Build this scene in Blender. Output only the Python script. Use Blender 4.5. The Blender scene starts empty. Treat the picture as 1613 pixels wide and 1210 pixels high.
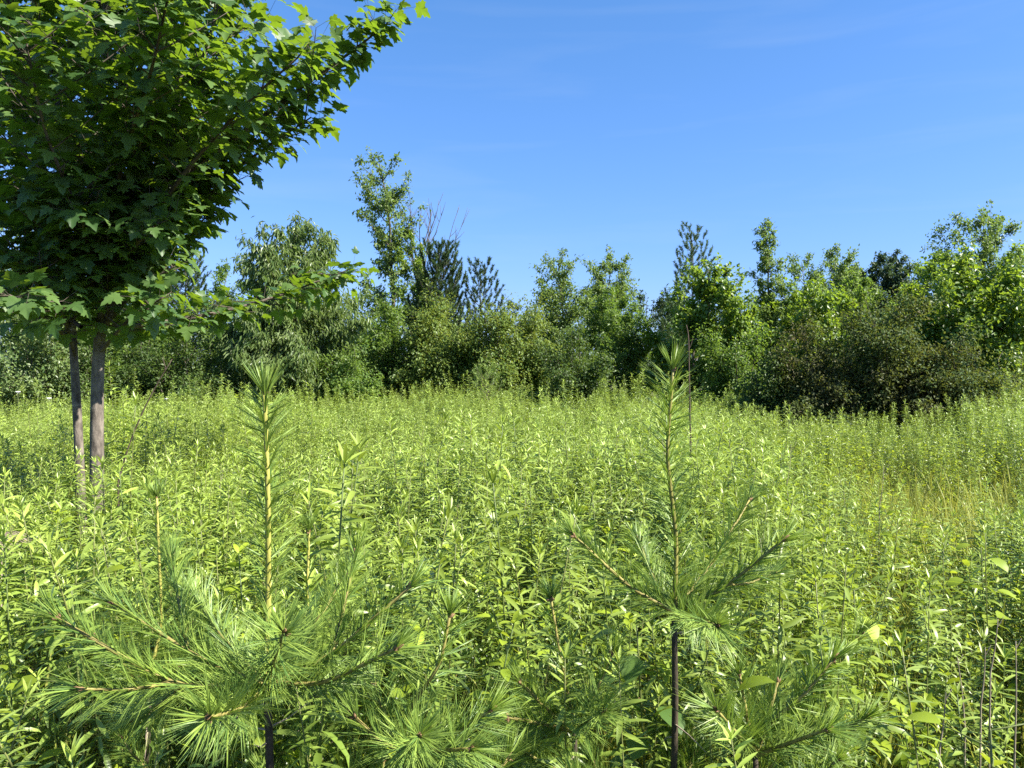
import bpy, math, random
import numpy as np
from mathutils import Vector

# ------------------------------------------------------------------ camera, sky, sun, exposure
S = bpy.context.scene
COL = S.collection
F_PX, CX, CY, EYE = 1212.0, 806.5, 605.0, 1.65
PITCH = math.atan(25.0 / F_PX)
cam_d = bpy.data.cameras.new('camera'); cam = bpy.data.objects.new('camera', cam_d); COL.objects.link(cam)
cam_d.sensor_width = 36.0; cam_d.lens = 36.0 * F_PX / 1613.0
cam_d.clip_start = 0.05; cam_d.clip_end = 3000
cam.location = (0, 0, EYE); cam.rotation_euler = (math.pi / 2 - PITCH, 0, 0)
S.camera = cam

SUN_AZ, SUN_EL = 110.0, 42.0
world = bpy.data.worlds.new("World"); S.world = world; world.use_nodes = True
wn, wl = world.node_tree.nodes, world.node_tree.links
sky = wn.new('ShaderNodeTexSky'); sky.sky_type = 'NISHITA'; sky.sun_disc = False
sky.sun_elevation = math.radians(SUN_EL); sky.sun_rotation = math.radians(SUN_AZ)
sky.air_density = 1.0; sky.dust_density = 0.7; sky.ozone_density = 2.5; sky.altitude = 200
# the deep clear blue of this morning's air (one grade for the whole sky) and a few faint wisps of cirrus
sep, com = wn.new('ShaderNodeSeparateColor'), wn.new('ShaderNodeCombineColor'); wl.new(sky.outputs[0], sep.inputs[0])
for ch, (gain, gam) in enumerate(((0.78, 0.97), (1.46, 0.73), (2.12, 0.80))):
    pw, ml = wn.new('ShaderNodeMath'), wn.new('ShaderNodeMath'); pw.operation = 'POWER'; ml.operation = 'MULTIPLY'
    pw.inputs[1].default_value = gam; ml.inputs[1].default_value = gain
    wl.new(sep.outputs[ch], pw.inputs[0]); wl.new(pw.outputs[0], ml.inputs[0]); wl.new(ml.outputs[0], com.inputs[ch])
wtc, wmp, wnz, wmr = wn.new('ShaderNodeTexCoord'), wn.new('ShaderNodeMapping'), wn.new('ShaderNodeTexNoise'), wn.new('ShaderNodeMapRange')
wmp.inputs['Scale'].default_value = (1.6, 1.6, 13.0); wmp.inputs['Rotation'].default_value = (0, .06, 0)
wnz.inputs['Scale'].default_value = 2.0; wnz.inputs['Detail'].default_value = 5; wnz.inputs['Distortion'].default_value = .5
wmr.inputs[1].default_value = .52; wmr.inputs[2].default_value = .82; wmr.inputs[4].default_value = .09
wl.new(wtc.outputs['Generated'], wmp.inputs[0]); wl.new(wmp.outputs[0], wnz.inputs['Vector']); wl.new(wnz.outputs['Fac'], wmr.inputs[0])
wmx = wn.new('ShaderNodeMix'); wmx.data_type = 'RGBA'; wmx.inputs[7].default_value = (5.0, 5.8, 6.6, 1)
wl.new(wmr.outputs[0], wmx.inputs[0]); wl.new(com.outputs[0], wmx.inputs[6]); wl.new(wmx.outputs[2], wn['Background'].inputs[0])
wn['Background'].inputs[1].default_value = 0.050
sun_d = bpy.data.lights.new('sun', 'SUN'); sun = bpy.data.objects.new('sun', sun_d); COL.objects.link(sun)
sun_d.energy = 5.0; sun_d.angle = math.radians(0.53); sun_d.color = (1.0, 0.95, 0.86)
a_, e_ = math.radians(SUN_AZ), math.radians(SUN_EL)
SUN = Vector((math.sin(a_) * math.cos(e_), math.cos(a_) * math.cos(e_), math.sin(e_)))
sun.rotation_euler = SUN.to_track_quat('Z', 'Y').to_euler(); sun.location = (30, -20, 40)
S.view_settings.view_transform = 'Standard'; S.view_settings.look = 'None'
S.view_settings.exposure = 1.62; S.view_settings.gamma = 1.0
S.render.engine = 'CYCLES'
S.cycles.max_bounces = 7; S.cycles.diffuse_bounces = 3; S.cycles.glossy_bounces = 2; S.cycles.transmission_bounces = 4
S.cycles.use_denoising = False
S.cycles.caustics_reflective = False; S.cycles.caustics_refractive = False

RG = np.random.default_rng(7)


def at(px, py, Y):
    """World point at depth Y seen at pixel (px, py) of the 1613 x 1210 photograph."""
    cx, cy = (px - CX) / F_PX, (CY - py) / F_PX
    c, s = math.cos(PITCH), math.sin(PITCH)
    d = np.array([cx, c + s * cy, -s + c * cy])
    return np.array([0, 0, EYE]) + d * (Y / d[1])


def to_px(p):
    p = np.asarray(p, float) - np.array([0, 0, EYE]); c, s = math.cos(PITCH), math.sin(PITCH)
    z = p[..., 1] * c - p[..., 2] * s
    u = p[..., 1] * s + p[..., 2] * c
    return CX + F_PX * p[..., 0] / z, CY - F_PX * u / z


def ground_z(x, y):
    x, y = np.asarray(x, float), np.asarray(y, float)
    r = np.hypot(x, y); f = np.clip((r - 1.5) / 5, 0, 1)
    return f * (0.06 * np.sin(x * .31 + 1.3) * np.cos(y * .27) + 0.05 * np.sin(x * .11 - y * .17 + .6)
                + 0.025 * np.sin(x * 1.1 + 2 * np.sin(y * .7))) - f * 0.02


# ------------------------------------------------------------------ materials
def nodes_of(name):
    m = bpy.data.materials.new(name); m.use_nodes = True
    return m, m.node_tree.nodes, m.node_tree.links


def leaf_mat(name, c1, c2, tr, tfac=.35, rough=.42, spec=.5, patch=None, inst=0.0, noise_scale=.5):
    """Leaf: colour runs c1..c2 by each leaf's own random number; thin translucency; soft gloss."""
    m, n, l = nodes_of(name)
    at_ = n.new('ShaderNodeAttribute'); at_.attribute_name = 'rnd'
    mix = n.new('ShaderNodeMix'); mix.data_type = 'RGBA'
    mix.inputs[6].default_value = (*c1, 1); mix.inputs[7].default_value = (*c2, 1)
    l.new(at_.outputs['Fac'], mix.inputs[0])
    col = mix.outputs[2]
    if patch:
        geo = n.new('ShaderNodeNewGeometry'); nz = n.new('ShaderNodeTexNoise')
        nz.inputs['Scale'].default_value = noise_scale; nz.inputs['Detail'].default_value = 3
        l.new(geo.outputs['Position'], nz.inputs['Vector'])
        rp = n.new('ShaderNodeMapRange'); rp.inputs[1].default_value = .45; rp.inputs[2].default_value = .80
        l.new(nz.outputs['Fac'], rp.inputs[0])
        mx = n.new('ShaderNodeMix'); mx.data_type = 'RGBA'; mx.inputs[7].default_value = (*patch, 1)
        l.new(rp.outputs[0], mx.inputs[0]); l.new(col, mx.inputs[6]); col = mx.outputs[2]
    if inst:
        oi = n.new('ShaderNodeObjectInfo'); mr = n.new('ShaderNodeMapRange')
        mr.inputs[3].default_value = 1 - inst; mr.inputs[4].default_value = 1 + inst
        l.new(oi.outputs['Random'], mr.inputs[0])
        hs = n.new('ShaderNodeHueSaturation'); l.new(col, hs.inputs['Color']); l.new(mr.outputs[0], hs.inputs['Value'])
        col = hs.outputs[0]
    pb = n['Principled BSDF']; pb.inputs['Roughness'].default_value = rough
    pb.inputs['Specular IOR Level'].default_value = spec
    l.new(col, pb.inputs['Base Color'])
    tb = n.new('ShaderNodeBsdfTranslucent')
    tm = n.new('ShaderNodeMix'); tm.data_type = 'RGBA'; tm.inputs[0].default_value = .75
    l.new(col, tm.inputs[6]); tm.inputs[7].default_value = (*tr, 1); l.new(tm.outputs[2], tb.inputs[0])
    ms = n.new('ShaderNodeMixShader'); ms.inputs[0].default_value = tfac
    l.new(pb.outputs[0], ms.inputs[1]); l.new(tb.outputs[0], ms.inputs[2])
    l.new(ms.outputs[0], n['Material Output'].inputs[0])
    return m


def bark_mat(name, c1, c2, scale=18, stretch=(1, 1, .25), bump=.5, rough=.85, bands=None):
    m, n, l = nodes_of(name)
    tc = n.new('ShaderNodeTexCoord'); mp = n.new('ShaderNodeMapping'); mp.inputs['Scale'].default_value = stretch
    l.new(tc.outputs['Object'], mp.inputs[0])
    nz = n.new('ShaderNodeTexNoise'); nz.inputs['Scale'].default_value = scale; nz.inputs['Detail'].default_value = 6
    nz.inputs['Roughness'].default_value = .65
    l.new(mp.outputs[0], nz.inputs['Vector'])
    rp = n.new('ShaderNodeValToRGB'); rp.color_ramp.elements[0].position = .35; rp.color_ramp.elements[1].position = .68
    rp.color_ramp.elements[0].color = (*c1, 1); rp.color_ramp.elements[1].color = (*c2, 1)
    l.new(nz.outputs['Fac'], rp.inputs[0]); col = rp.outputs[0]
    if bands:
        mp2 = n.new('ShaderNodeMapping'); mp2.inputs['Scale'].default_value = (2.2, 2.2, 26)
        l.new(tc.outputs['Object'], mp2.inputs[0])
        n2 = n.new('ShaderNodeTexNoise'); n2.inputs['Scale'].default_value = 1.0; n2.inputs['Detail'].default_value = 3
        l.new(mp2.outputs[0], n2.inputs['Vector'])
        r2 = n.new('ShaderNodeMapRange'); r2.inputs[1].default_value = .64; r2.inputs[2].default_value = .76
        l.new(n2.outputs['Fac'], r2.inputs[0])
        mx = n.new('ShaderNodeMix'); mx.data_type = 'RGBA'; mx.inputs[7].default_value = (*bands, 1)
        l.new(r2.outputs[0], mx.inputs[0]); l.new(col, mx.inputs[6]); col = mx.outputs[2]
    pb = n['Principled BSDF']; pb.inputs['Roughness'].default_value = rough; pb.inputs['Specular IOR Level'].default_value = .2
    l.new(col, pb.inputs['Base Color'])
    bp = n.new('ShaderNodeBump'); bp.inputs['Strength'].default_value = bump; bp.inputs['Distance'].default_value = .01
    l.new(nz.outputs['Fac'], bp.inputs['Height']); l.new(bp.outputs[0], pb.inputs['Normal'])
    return m


M = {}
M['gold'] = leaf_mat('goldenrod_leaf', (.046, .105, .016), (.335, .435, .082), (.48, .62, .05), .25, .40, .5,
                     patch=(.19, .245, .03), inst=.25, noise_scale=.35)  # dark end of the range paints the shade low between the stalks
M['gold_stem'] = leaf_mat('goldenrod_stem', (.085, .13, .03), (.16, .17, .05), (.2, .3, .05), .1, .5, .4)
M['dog'] = leaf_mat('broad_leaf', (.13, .20, .018), (.29, .37, .028), (.55, .65, .04), .38, .5, .3, inst=.18)
M['grass'] = leaf_mat('grass_blade', (.16, .22, .03), (.33, .34, .06), (.5, .5, .07), .35, .55, .3, inst=.2)
M['maple'] = leaf_mat('maple_leaf', (.028, .070, .018), (.095, .16, .042), (.36, .56, .02), .32, .47, .36)
M['needle'] = leaf_mat('pine_needle', (.07, .15, .036), (.28, .37, .062), (.38, .54, .05), .20, .46, .4)
M['far_needle'] = leaf_mat('dark_pine_needle', (.030, .065, .016), (.065, .11, .026), (.09, .15, .02), .12, .55, .25)
M['ash'] = leaf_mat('grey_green_leaf', (.08, .135, .036), (.17, .235, .06), (.32, .46, .06), .40, .48, .4)
M['cherry'] = leaf_mat('cherry_leaf', (.06, .115, .03), (.20, .255, .085), (.30, .42, .05), .34, .42, .45)
M['olive'] = leaf_mat('olive_leaf', (.072, .14, .024), (.19, .25, .05), (.36, .42, .05), .38, .47, .35)
M['dark'] = leaf_mat('dark_leaf', (.030, .065, .014), (.095, .145, .03), (.22, .32, .03), .36, .48, .3)  # dark green foliage; on the left shrubs it stands in for shade
M['bright'] = leaf_mat('bright_leaf', (.06, .13, .020), (.17, .24, .035), (.40, .56, .03), .38, .42, .45)
M['mid'] = leaf_mat('mid_leaf', (.068, .135, .026), (.15, .215, .038), (.30, .46, .04), .40, .47, .35)
M['rust'] = leaf_mat('rusty_leaf', (.032, .072, .014), (.085, .125, .030), (.26, .30, .04), .28, .55, .2, patch=(.105, .070, .027), noise_scale=.8)
M['candle'] = leaf_mat('candle_pine_needle', (.06, .11, .03), (.12, .18, .045), (.14, .22, .05), .15, .5, .3)
M['far'] = leaf_mat('distant_leaf', (.035, .07, .03), (.07, .11, .045), (.14, .22, .05), .25, .5, .3)
M['maple_bark'] = bark_mat('maple_bark', (.060, .050, .040), (.215, .182, .145), 22, (1, 1, .45), 1.0, .9, (.34, .29, .23))
M['bark'] = bark_mat('brown_bark', (.05, .04, .03), (.14, .115, .09), 12)
M['pale_bark'] = bark_mat('pale_bark', (.14, .125, .11), (.26, .24, .21), 12)
M['pine_bark'] = bark_mat('sapling_bark', (.024, .020, .015), (.085, .066, .042), 60, (1, 1, .4), .4, .7)
M['shoot'] = bark_mat('pine_shoot', (.25, .25, .05), (.42, .38, .10), 70, (1, 1, .2), .3, .5)
M['shoot2'] = bark_mat('pine_branch_bark', (.16, .135, .04), (.32, .28, .085), 70, (1, 1, .2), .3, .55)
M['shoot3'] = bark_mat('slim_pine_shoot', (.12, .12, .03), (.24, .22, .06), 70, (1, 1, .2), .3, .5)
M['bud'] = bark_mat('pine_bud', (.12, .07, .035), (.25, .16, .08), 90, (1, 1, 1), .4, .7)
M['dry'] = bark_mat('dry_stalk', (.20, .16, .11), (.36, .30, .22), 40, (1, 1, .2), .3, .8)
M['dead'] = bark_mat('dead_stem', (.045, .03, .022), (.11, .08, .06), 40, (1, 1, .2), .4, .8)
M['white'] = bark_mat('white_petal', (.6, .6, .55), (.8, .8, .76), 40, (1, 1, 1), .1, .6)


def ground_mat():
    m, n, l = nodes_of('soil_and_litter')
    geo = n.new('ShaderNodeNewGeometry')
    nz = n.new('ShaderNodeTexNoise'); nz.inputs['Scale'].default_value = 3.5; nz.inputs['Detail'].default_value = 8
    l.new(geo.outputs['Position'], nz.inputs['Vector'])
    rp = n.new('ShaderNodeValToRGB'); e = rp.color_ramp.elements
    e[0].position = .35; e[0].color = (.035, .028, .016, 1); e[1].position = .7; e[1].color = (.075, .085, .03, 1)
    l.new(nz.outputs['Fac'], rp.inputs[0])
    pb = n['Principled BSDF']; pb.inputs['Roughness'].default_value = .95; pb.inputs['Specular IOR Level'].default_value = .1
    l.new(rp.outputs[0], pb.inputs['Base Color'])
    bp = n.new('ShaderNodeBump'); bp.inputs['Distance'].default_value = .05; l.new(nz.outputs['Fac'], bp.inputs['Height'])
    l.new(bp.outputs[0], pb.inputs['Normal'])
    return m


M['ground'] = ground_mat()


# ------------------------------------------------------------------ mesh helpers
def unit(v):
    v = np.asarray(v, float)
    return v / np.maximum(np.linalg.norm(v, axis=-1, keepdims=True), 1e-9)


def frames(axis, nrm):
    a = unit(axis); s = unit(np.cross(a, nrm)); n = np.cross(s, a)
    return np.stack([s, a, n], axis=-1)


class MB:
    """Collects triangles (numpy) and links them as ONE mesh object."""
    def __init__(self): self.v, self.t, self.r, self.m, self.s, self.n = [], [], [], [], [], 0

    def add(self, v, t, rnd=.5, mat=0, smooth=False):
        v = np.asarray(v, float).reshape(-1, 3); t = np.asarray(t, int).reshape(-1, 3)
        self.v.append(v); self.t.append(t + self.n); self.n += len(v)
        self.r.append(np.full(len(v), rnd) if np.isscalar(rnd) else np.asarray(rnd))
        self.m.append(np.full(len(t), mat, np.int32)); self.s.append(np.full(len(t), smooth, bool))

    def stamp(self, tmpl, pos, Mx, scale, rnd=None, mat=0, smooth=False):
        tv, tt = tmpl; N = len(pos)
        if N == 0: return
        scale = np.asarray(scale, float)
        if scale.ndim == 1: scale = np.repeat(scale[:, None], 3, 1)
        v = np.einsum('nij,nvj->nvi', Mx, tv[None] * scale[:, None, :]) + np.asarray(pos)[:, None, :]
        t = (tt[None] + (np.arange(N) * len(tv))[:, None, None]).reshape(-1, 3)
        r = np.repeat(RG.random(N) if rnd is None else rnd, len(tv))
        self.add(v.reshape(-1, 3), t, r, mat, smooth)

    def tube(self, pts, radii, sides=6, rnd=.5, mat=0, cap=True):
        p = np.asarray(pts, float); k = len(p); radii = np.broadcast_to(np.asarray(radii, float), (k,))
        d = unit(np.gradient(p, axis=0)); ref = np.array([.31, .22, .92]) if abs(d[0][2]) < .9 else np.array([1., .1, 0])
        s = unit(np.cross(d, ref)); n = np.cross(d, s)
        an = np.arange(sides) * 2 * math.pi / sides
        ring = p[:, None, :] + radii[:, None, None] * (np.cos(an)[None, :, None] * s[:, None, :] + np.sin(an)[None, :, None] * n[:, None, :])
        i = np.arange(k - 1)[:, None] * sides; j = np.arange(sides)[None]; j2 = (j + 1) % sides
        a, b, c, e = i + j, i + j2, i + sides + j2, i + sides + j
        t = np.concatenate([np.stack([a, b, c], -1).reshape(-1, 3), np.stack([a, c, e], -1).reshape(-1, 3)])
        v = ring.reshape(-1, 3)
        if cap:
            v = np.vstack([v, p[-1] + d[-1] * radii[-1] * .6]); q = (k - 1) * sides; top = len(v) - 1
            t = np.vstack([t, np.stack([q + np.arange(sides), q + (np.arange(sides) + 1) % sides, np.full(sides, top)], -1)])
        self.add(v, t, rnd, mat, True)

    def mesh(self, name, mats):
        v = np.concatenate(self.v); t = np.concatenate(self.t)
        me = bpy.data.meshes.new(name)
        me.vertices.add(len(v)); me.vertices.foreach_set('co', v.astype(np.float32).ravel())
        me.loops.add(len(t) * 3); me.loops.foreach_set('vertex_index', t.astype(np.int32).ravel())
        me.polygons.add(len(t)); me.polygons.foreach_set('loop_start', (np.arange(len(t)) * 3).astype(np.int32))
        for m in (mats if isinstance(mats, (list, tuple)) else [mats]): me.materials.append(m)
        me.polygons.foreach_set('material_index', np.concatenate(self.m))
        me.polygons.foreach_set('use_smooth', np.concatenate(self.s))
        at_ = me.attributes.new('rnd', 'FLOAT', 'POINT'); at_.data.foreach_set('value', np.concatenate(self.r).astype(np.float32))
        me.update(calc_edges=True)
        return me

    def build(self, name, mats, parent=None, kind=None, loc=None):
        return link(name, self.mesh(name, mats), parent, kind, loc)


def link(name, me, parent=None, kind=None, loc=None):
    o = bpy.data.objects.new(name, me); COL.objects.link(o)
    if parent is not None: o.parent = parent
    if kind: o['kind'] = kind
    if loc is not None: o.location = loc
    return o


def thing(name, label, cat, loc=(0, 0, 0), rotz=0.0, group=None):
    o = bpy.data.objects.new(name, None); COL.objects.link(o)
    o.empty_display_size = .1; o.location = loc; o.rotation_euler = (0, 0, rotz)
    o['label'] = label; o['category'] = cat
    if group: o['group'] = group
    return o


def dup(root, loc, rotz, scale=1.0, label=None, group=None):
    r = root.copy(); COL.objects.link(r); r.location = loc; r.rotation_euler = (0, 0, rotz); r.scale = (scale,) * 3
    if label: r['label'] = label
    if group: r['group'] = group
    for ch in list(root.children):
        c = ch.copy(); COL.objects.link(c); c.parent = r
        for g in ch.children:
            d = g.copy(); COL.objects.link(d); d.parent = c
    return r


# leaf templates: x = across, y = along the blade (length 1), z = normal
def T(v, t): return np.array(v, float), np.array(t, int)


def leaf2(w, fold=.25, droop=.12, wide=.42):
    return T([(0, 0, 0), (-w, wide, fold * w), (0, 1, -droop), (w, wide, fold * w)], [(0, 2, 1), (0, 3, 2)])


def leaf_long(w, droop, fold=.3, kink=0.0):
    rows = [(0, 0.12), (.22, .8), (.5, 1), (.78, .62)]
    v, t = [], []
    for y, ww in rows:
        z = -droop * y ** 1.8; x = kink * y * y
        v += [(x - w * ww, y, z + fold * w * ww), (x, y, z), (x + w * ww, y, z + fold * w * ww)]
    v.append((kink, 1 - droop * .25, -droop))
    for i in range(3):
        b = i * 3
        t += [(b, b + 1, b + 4), (b, b + 4, b + 3), (b + 1, b + 2, b + 5), (b + 1, b + 5, b + 4)]
    t += [(9, 10, 12), (10, 11, 12)]
    v = np.array(v, float); v[:, 1] *= (1 - droop * .15)
    return v, np.array(t)


def maple_leaf(seed):
    r = np.random.default_rng(seed)
    half = [(.05, -.02), (.28, -.11), (.28, -.01), (.47, .02), (.43, .13), (.72, .23), (.59, .31), (.64, .43), (.50, .44), (.37, .43),
            (.29, .50), (.38, .61), (.28, .69), (.19, .72), (.14, .87)]
    pts = [(-x, y) for x, y in half] + [(0, 1.02)] + [(x, y) for x, y in reversed(half)]
    pts = np.array(pts) + r.normal(0, .018, (len(pts), 2))
    q = np.vstack([[0, .28], pts]); n = len(pts)
    dr = r.uniform(.25, .5)
    rad = np.hypot(q[:, 0], q[:, 1] - .2)
    z = .22 * np.abs(q[:, 0]) - dr * rad ** 1.7 - .15 * np.clip(q[:, 1] - .4, 0, 1) + r.normal(0, .012, n + 1)
    v = np.column_stack([q, z]); t = [(0, 1 + (i + 1) % n, 1 + i) for i in range(n)]
    return v, np.array(t)


NEEDLE = T([(-.5, 0, 0), (.5, 0, 0), (-.45, .5, .045), (.45, .5, .045), (0, 1, .15)], [(0, 1, 3), (0, 3, 2), (2, 3, 4)])
an3 = np.arange(3) * 2 * math.pi / 3
TWIG = (np.array([(math.cos(q), 0, math.sin(q)) for q in an3] + [(.4 * math.cos(q), 1, .4 * math.sin(q)) for q in an3]),
        np.array([(i, (i + 1) % 3, 3 + (i + 1) % 3) for i in range(3)] + [(i, 3 + (i + 1) % 3, 3 + i) for i in range(3)]))
OV, OVW, LAN, TRI = leaf2(.27), leaf2(.36, .2), leaf2(.13, .3, .25), T([(-.5, 0, 0), (.5, 0, 0), (0, 1, .12)], [(0, 1, 2)])


def rand_dir(n, rg): return unit(rg.normal(size=(n, 3)))


# ------------------------------------------------------------------ background trees and shrubs
def poly_at(P, s):
    """Points (and directions) at fractions s of a polyline P."""
    k = len(P) - 1; f = np.clip(np.asarray(s) * k, 0, k - 1e-6); i = f.astype(int); w = (f - i)[:, None]
    return P[i] * (1 - w) + P[i + 1] * w, unit(P[i + 1] - P[i])


LEAF_N, LEAF_S = 1.4, 1.17
PROF = {'oval': lambda t: np.sqrt(np.clip(1 - ((t - .5) / .52) ** 2, 0, 1)),
        'round': lambda t: np.sqrt(np.clip(1 - ((t - .42) / .6) ** 2, 0, 1)),
        'cone': lambda t: np.clip(1.08 - t, 0, 1) ** .8,
        'top': lambda t: np.interp(t, [0, .25, .45, .6, .8, .95, 1], [.35, .5, .55, .9, 1, .7, .25]),
        'egg': lambda t: np.interp(t, [0, .3, .6, .8, .92, 1], [.75, 1, .97, .78, .55, .25]),
        'slim': lambda t: np.interp(t, [0, .3, .5, .7, .9, 1], [.9, 1, .6, .62, .45, .1]),
        'tall': lambda t: np.interp(t, [0, .15, .34, .45, .55, .68, .85, .94, 1], [.5, .95, .9, .40, .46, .68, .66, .5, .2])}


def broadleaf(seed, H, R, mat, bark='bark', prof='oval', base=.12, limbs=24, twigs=12, leaves=30, size=.09, tmpl=OV,
              droop=.2, spread=.16, lean=(0, 0), up=.35, shrub=False, tr=None):
    rg = np.random.default_rng(seed); pf = PROF[prof]
    trunk, br, cr = MB(), MB(), MB(); lines = []
    if not shrub:
        zs = np.linspace(0, 1, 9); wob = np.cumsum(rg.normal(0, .012 * H, (9, 2)), 0) * zs[:, None]
        tp = np.column_stack([wob[:, 0] + lean[0] * zs ** 1.3, wob[:, 1] + lean[1] * zs, zs * H * .95])
        r0 = tr or (.009 * H + .012); trunk.tube(tp, r0 * (1 - .9 * zs), 7)
        for i in range(limbs):
            t = base + (1 - base) * ((i + rg.random()) / limbs) ** .9
            ze = t * H; L = max(R * float(pf((t - base) / (1 - base))) * rg.uniform(.6, 1.08), .12)
            el = (.15 + up + .9 * t ** 2 * .6) * rg.uniform(.7, 1.2)
            z0 = max(ze - L * math.tan(min(el, 1.2)), base * H * .7); a = i * 2.4 + rg.normal(0, .35)
            p0, _ = poly_at(tp, [min(z0 / (H * .95), .97)]); p0 = p0[0]
            c0, _ = poly_at(tp, [min(ze / (H * .95), 1)])
            tip = np.array([c0[0, 0] + L * math.cos(a), c0[0, 1] + L * math.sin(a), ze])
            u = np.linspace(0, 1, 6)[:, None]
            P = p0 + (tip - p0) * u + np.array([0, 0, -.12 * L]) * (u * (1 - u)) * 4 + rg.normal(0, .03 * L, (6, 3)) * u
            lines.append((P, L)); br.tube(P, np.linspace(.32 * r0 * (1 - .6 * t) + .006, .004, 6), 4)
    else:
        r0 = tr or .012 * H
        for i in range(limbs):
            a = i * 2.4 + rg.normal(0, .3); t = ((i + .5) / limbs)
            pol = t ** .62 * 1.55 * rg.uniform(.85, 1.1)
            Lr = rg.uniform(.52, 1.14)
            tip = np.array([R * math.sin(pol) * math.cos(a), R * math.sin(pol) * math.sin(a), .1 + (H - .1) * max(math.cos(pol), .02)]) * Lr
            p0 = np.array([.12 * R * math.cos(a) * rg.random(), .12 * R * math.sin(a) * rg.random(), -.05])
            u = np.linspace(0, 1, 7)[:, None]
            P = p0 + (tip - p0) * u + np.array([0, 0, .22 * H * math.sin(pol)]) * (u * (1 - u)) * 4 * .6 + rg.normal(0, .03 * R, (7, 3)) * u
            lines.append((P, np.linalg.norm(tip - p0) * .7)); (trunk if i % 3 == 0 else br).tube(P, np.linspace(r0 * rg.uniform(.5, 1), .004, 7), 4)
    # twigs and leaves
    tb, td, tl = [], [], []
    for P, L in lines:
        k = max(3, int(twigs * rg.uniform(.7, 1.2) * min(1.4, .35 + L / max(R, .1))))
        s = rg.uniform(.22 if not shrub else .15, 1, k); s[0] = 1
        p, d = poly_at(P, s)
        dd = unit(d * .7 + rand_dir(k, rg) * .9 + np.array([0, 0, .3]))
        tb.append(p); td.append(dd); tl.append((.10 + .34 * L * rg.uniform(.35, 1, k)) * (1.1 - .35 * s))
    tb, td, tl = np.vstack(tb), np.vstack(td), np.concatenate(tl); N = len(tb)
    tl = np.minimum(tl, .75)
    br.stamp(TWIG, tb, frames(td, rand_dir(N, rg)), np.column_stack([np.full(N, .006), tl, np.full(N, .006)]))
    n = rg.poisson(LEAF_N * leaves * np.clip(tl / tl.mean(), .3, 1.6)); idx = np.repeat(np.arange(N), n); K = len(idx)
    u = rg.uniform(.1, 1.08, K)[:, None]
    pos = tb[idx] + td[idx] * tl[idx][:, None] * u + rg.normal(0, 1, (K, 3)) * (spread * np.sqrt(tl[idx]))[:, None] * np.array([1, 1, .8])
    pos[:, 2] = np.maximum(pos[:, 2], .05)
    cen = np.array([0, 0, H * .45]); out = unit(pos - cen)
    ax = unit(out * np.array([.6, .6, .15]) + rand_dir(K, rg) * .75 + np.array([0, 0, -droop * 1.4]))
    nr = unit(np.array([0, 0, .8]) + out * .45 + rand_dir(K, rg) * .65)
    clump = rg.random(N)[idx] * .5
    cr.stamp(tmpl, pos, frames(ax, nr), LEAF_S * size * rg.uniform(.65, 1.2, K), np.clip(clump + rg.random(K) * .5, 0, 1))
    return trunk, br, cr, M[bark], M[mat]


def place(parts, name, label, cat, loc, shrub=False):
    tk, br, cr, bm, lm = parts
    o = thing(name, label, cat, loc)
    tk.build('stem' if shrub else 'trunk', bm, o, 'stuff' if shrub else None)
    br.build('branches', bm, o, 'stuff'); cr.build('crown', lm, o, 'stuff')
    return o


def conifer(seed, H, R, mat='far_needle', step=.28, nb=7, size=.10, upturn=.5, dens=85, base=.05, lw=.017, top=.7, power=.8):
    rg = np.random.default_rng(seed); trunk, br, cr = MB(), MB(), MB()
    zs = np.linspace(0, 1, 8); tp = np.column_stack([rg.normal(0, .01 * H, 8) * zs, rg.normal(0, .01 * H, 8) * zs, zs * H])
    trunk.tube(tp, (.009 * H + .012) * (1 - .92 * zs), 7)
    sb, sd, sl = [tp[-1] - [0, 0, top]], [np.array([0, 0, 1.])], [top]
    z = base * H + .15; w = 0
    while z < H - .25:
        t = z / H; L = R * (1 - t) ** power * rg.uniform(.85, 1.1) + .12
        for k in range(nb):
            a = k * 2 * math.pi / nb + w * .7 + rg.normal(0, .15); l = L * rg.uniform(.75, 1.1); u = np.linspace(0, 1, 6)
            h0 = .15 + .55 * t ** 2
            P = np.column_stack([np.cos(a) * l * u, np.sin(a) * l * u, z + l * (h0 * u + upturn * u ** 2.4)])
            P[:, :2] += poly_at(tp, [t])[0][0, :2]
            br.tube(P, np.linspace(.014 * (1 - t) + .006, .004, 6), 4)
            m = max(2, int(l / .16)); s = np.concatenate([np.linspace(.3, .95, m), [.85]])
            p, d = poly_at(P, s); side = unit(np.cross(d, [0, 0, 1.])) * np.where(np.arange(len(s)) % 2, 1, -1)[:, None]
            dd = unit(d * .9 + side * .65 + np.array([0, 0, .55]) + rg.normal(0, .15, (len(s), 3))); dd[-1] = unit(d[-1] + [0, 0, .6])
            sb += list(p); sd += list(dd); sl += list(l * .30 * (1.15 - .5 * s) + .14)
        z += step * rg.uniform(.8, 1.15) * (1 - .3 * t); w += 1
    sb, sd, sl = np.array(sb), np.array(sd), np.array(sl); N = len(sb)
    br.stamp(TWIG, sb, frames(sd, rand_dir(N, rg)), np.column_stack([np.full(N, .005), sl, np.full(N, .005)]))
    n = (dens * np.clip(sl / .35, .4, 2.5)).astype(int); idx = np.repeat(np.arange(N), n); K = len(idx)
    u = rg.uniform(.05, 1, K)[:, None]; pos = sb[idx] + sd[idx] * sl[idx][:, None] * u
    rd = rand_dir(K, rg); rd = unit(rd - sd[idx] * (rd * sd[idx]).sum(1, keepdims=True))
    ax = unit(sd[idx] * (.75 + .5 * u) + rd)
    cr.stamp(TRI, pos, frames(ax, rand_dir(K, rg)), np.column_stack([np.full(K, lw), size * rg.uniform(.75, 1.15, K), np.full(K, size)]))
    return trunk, br, cr, M['bark'], M[mat]


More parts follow.
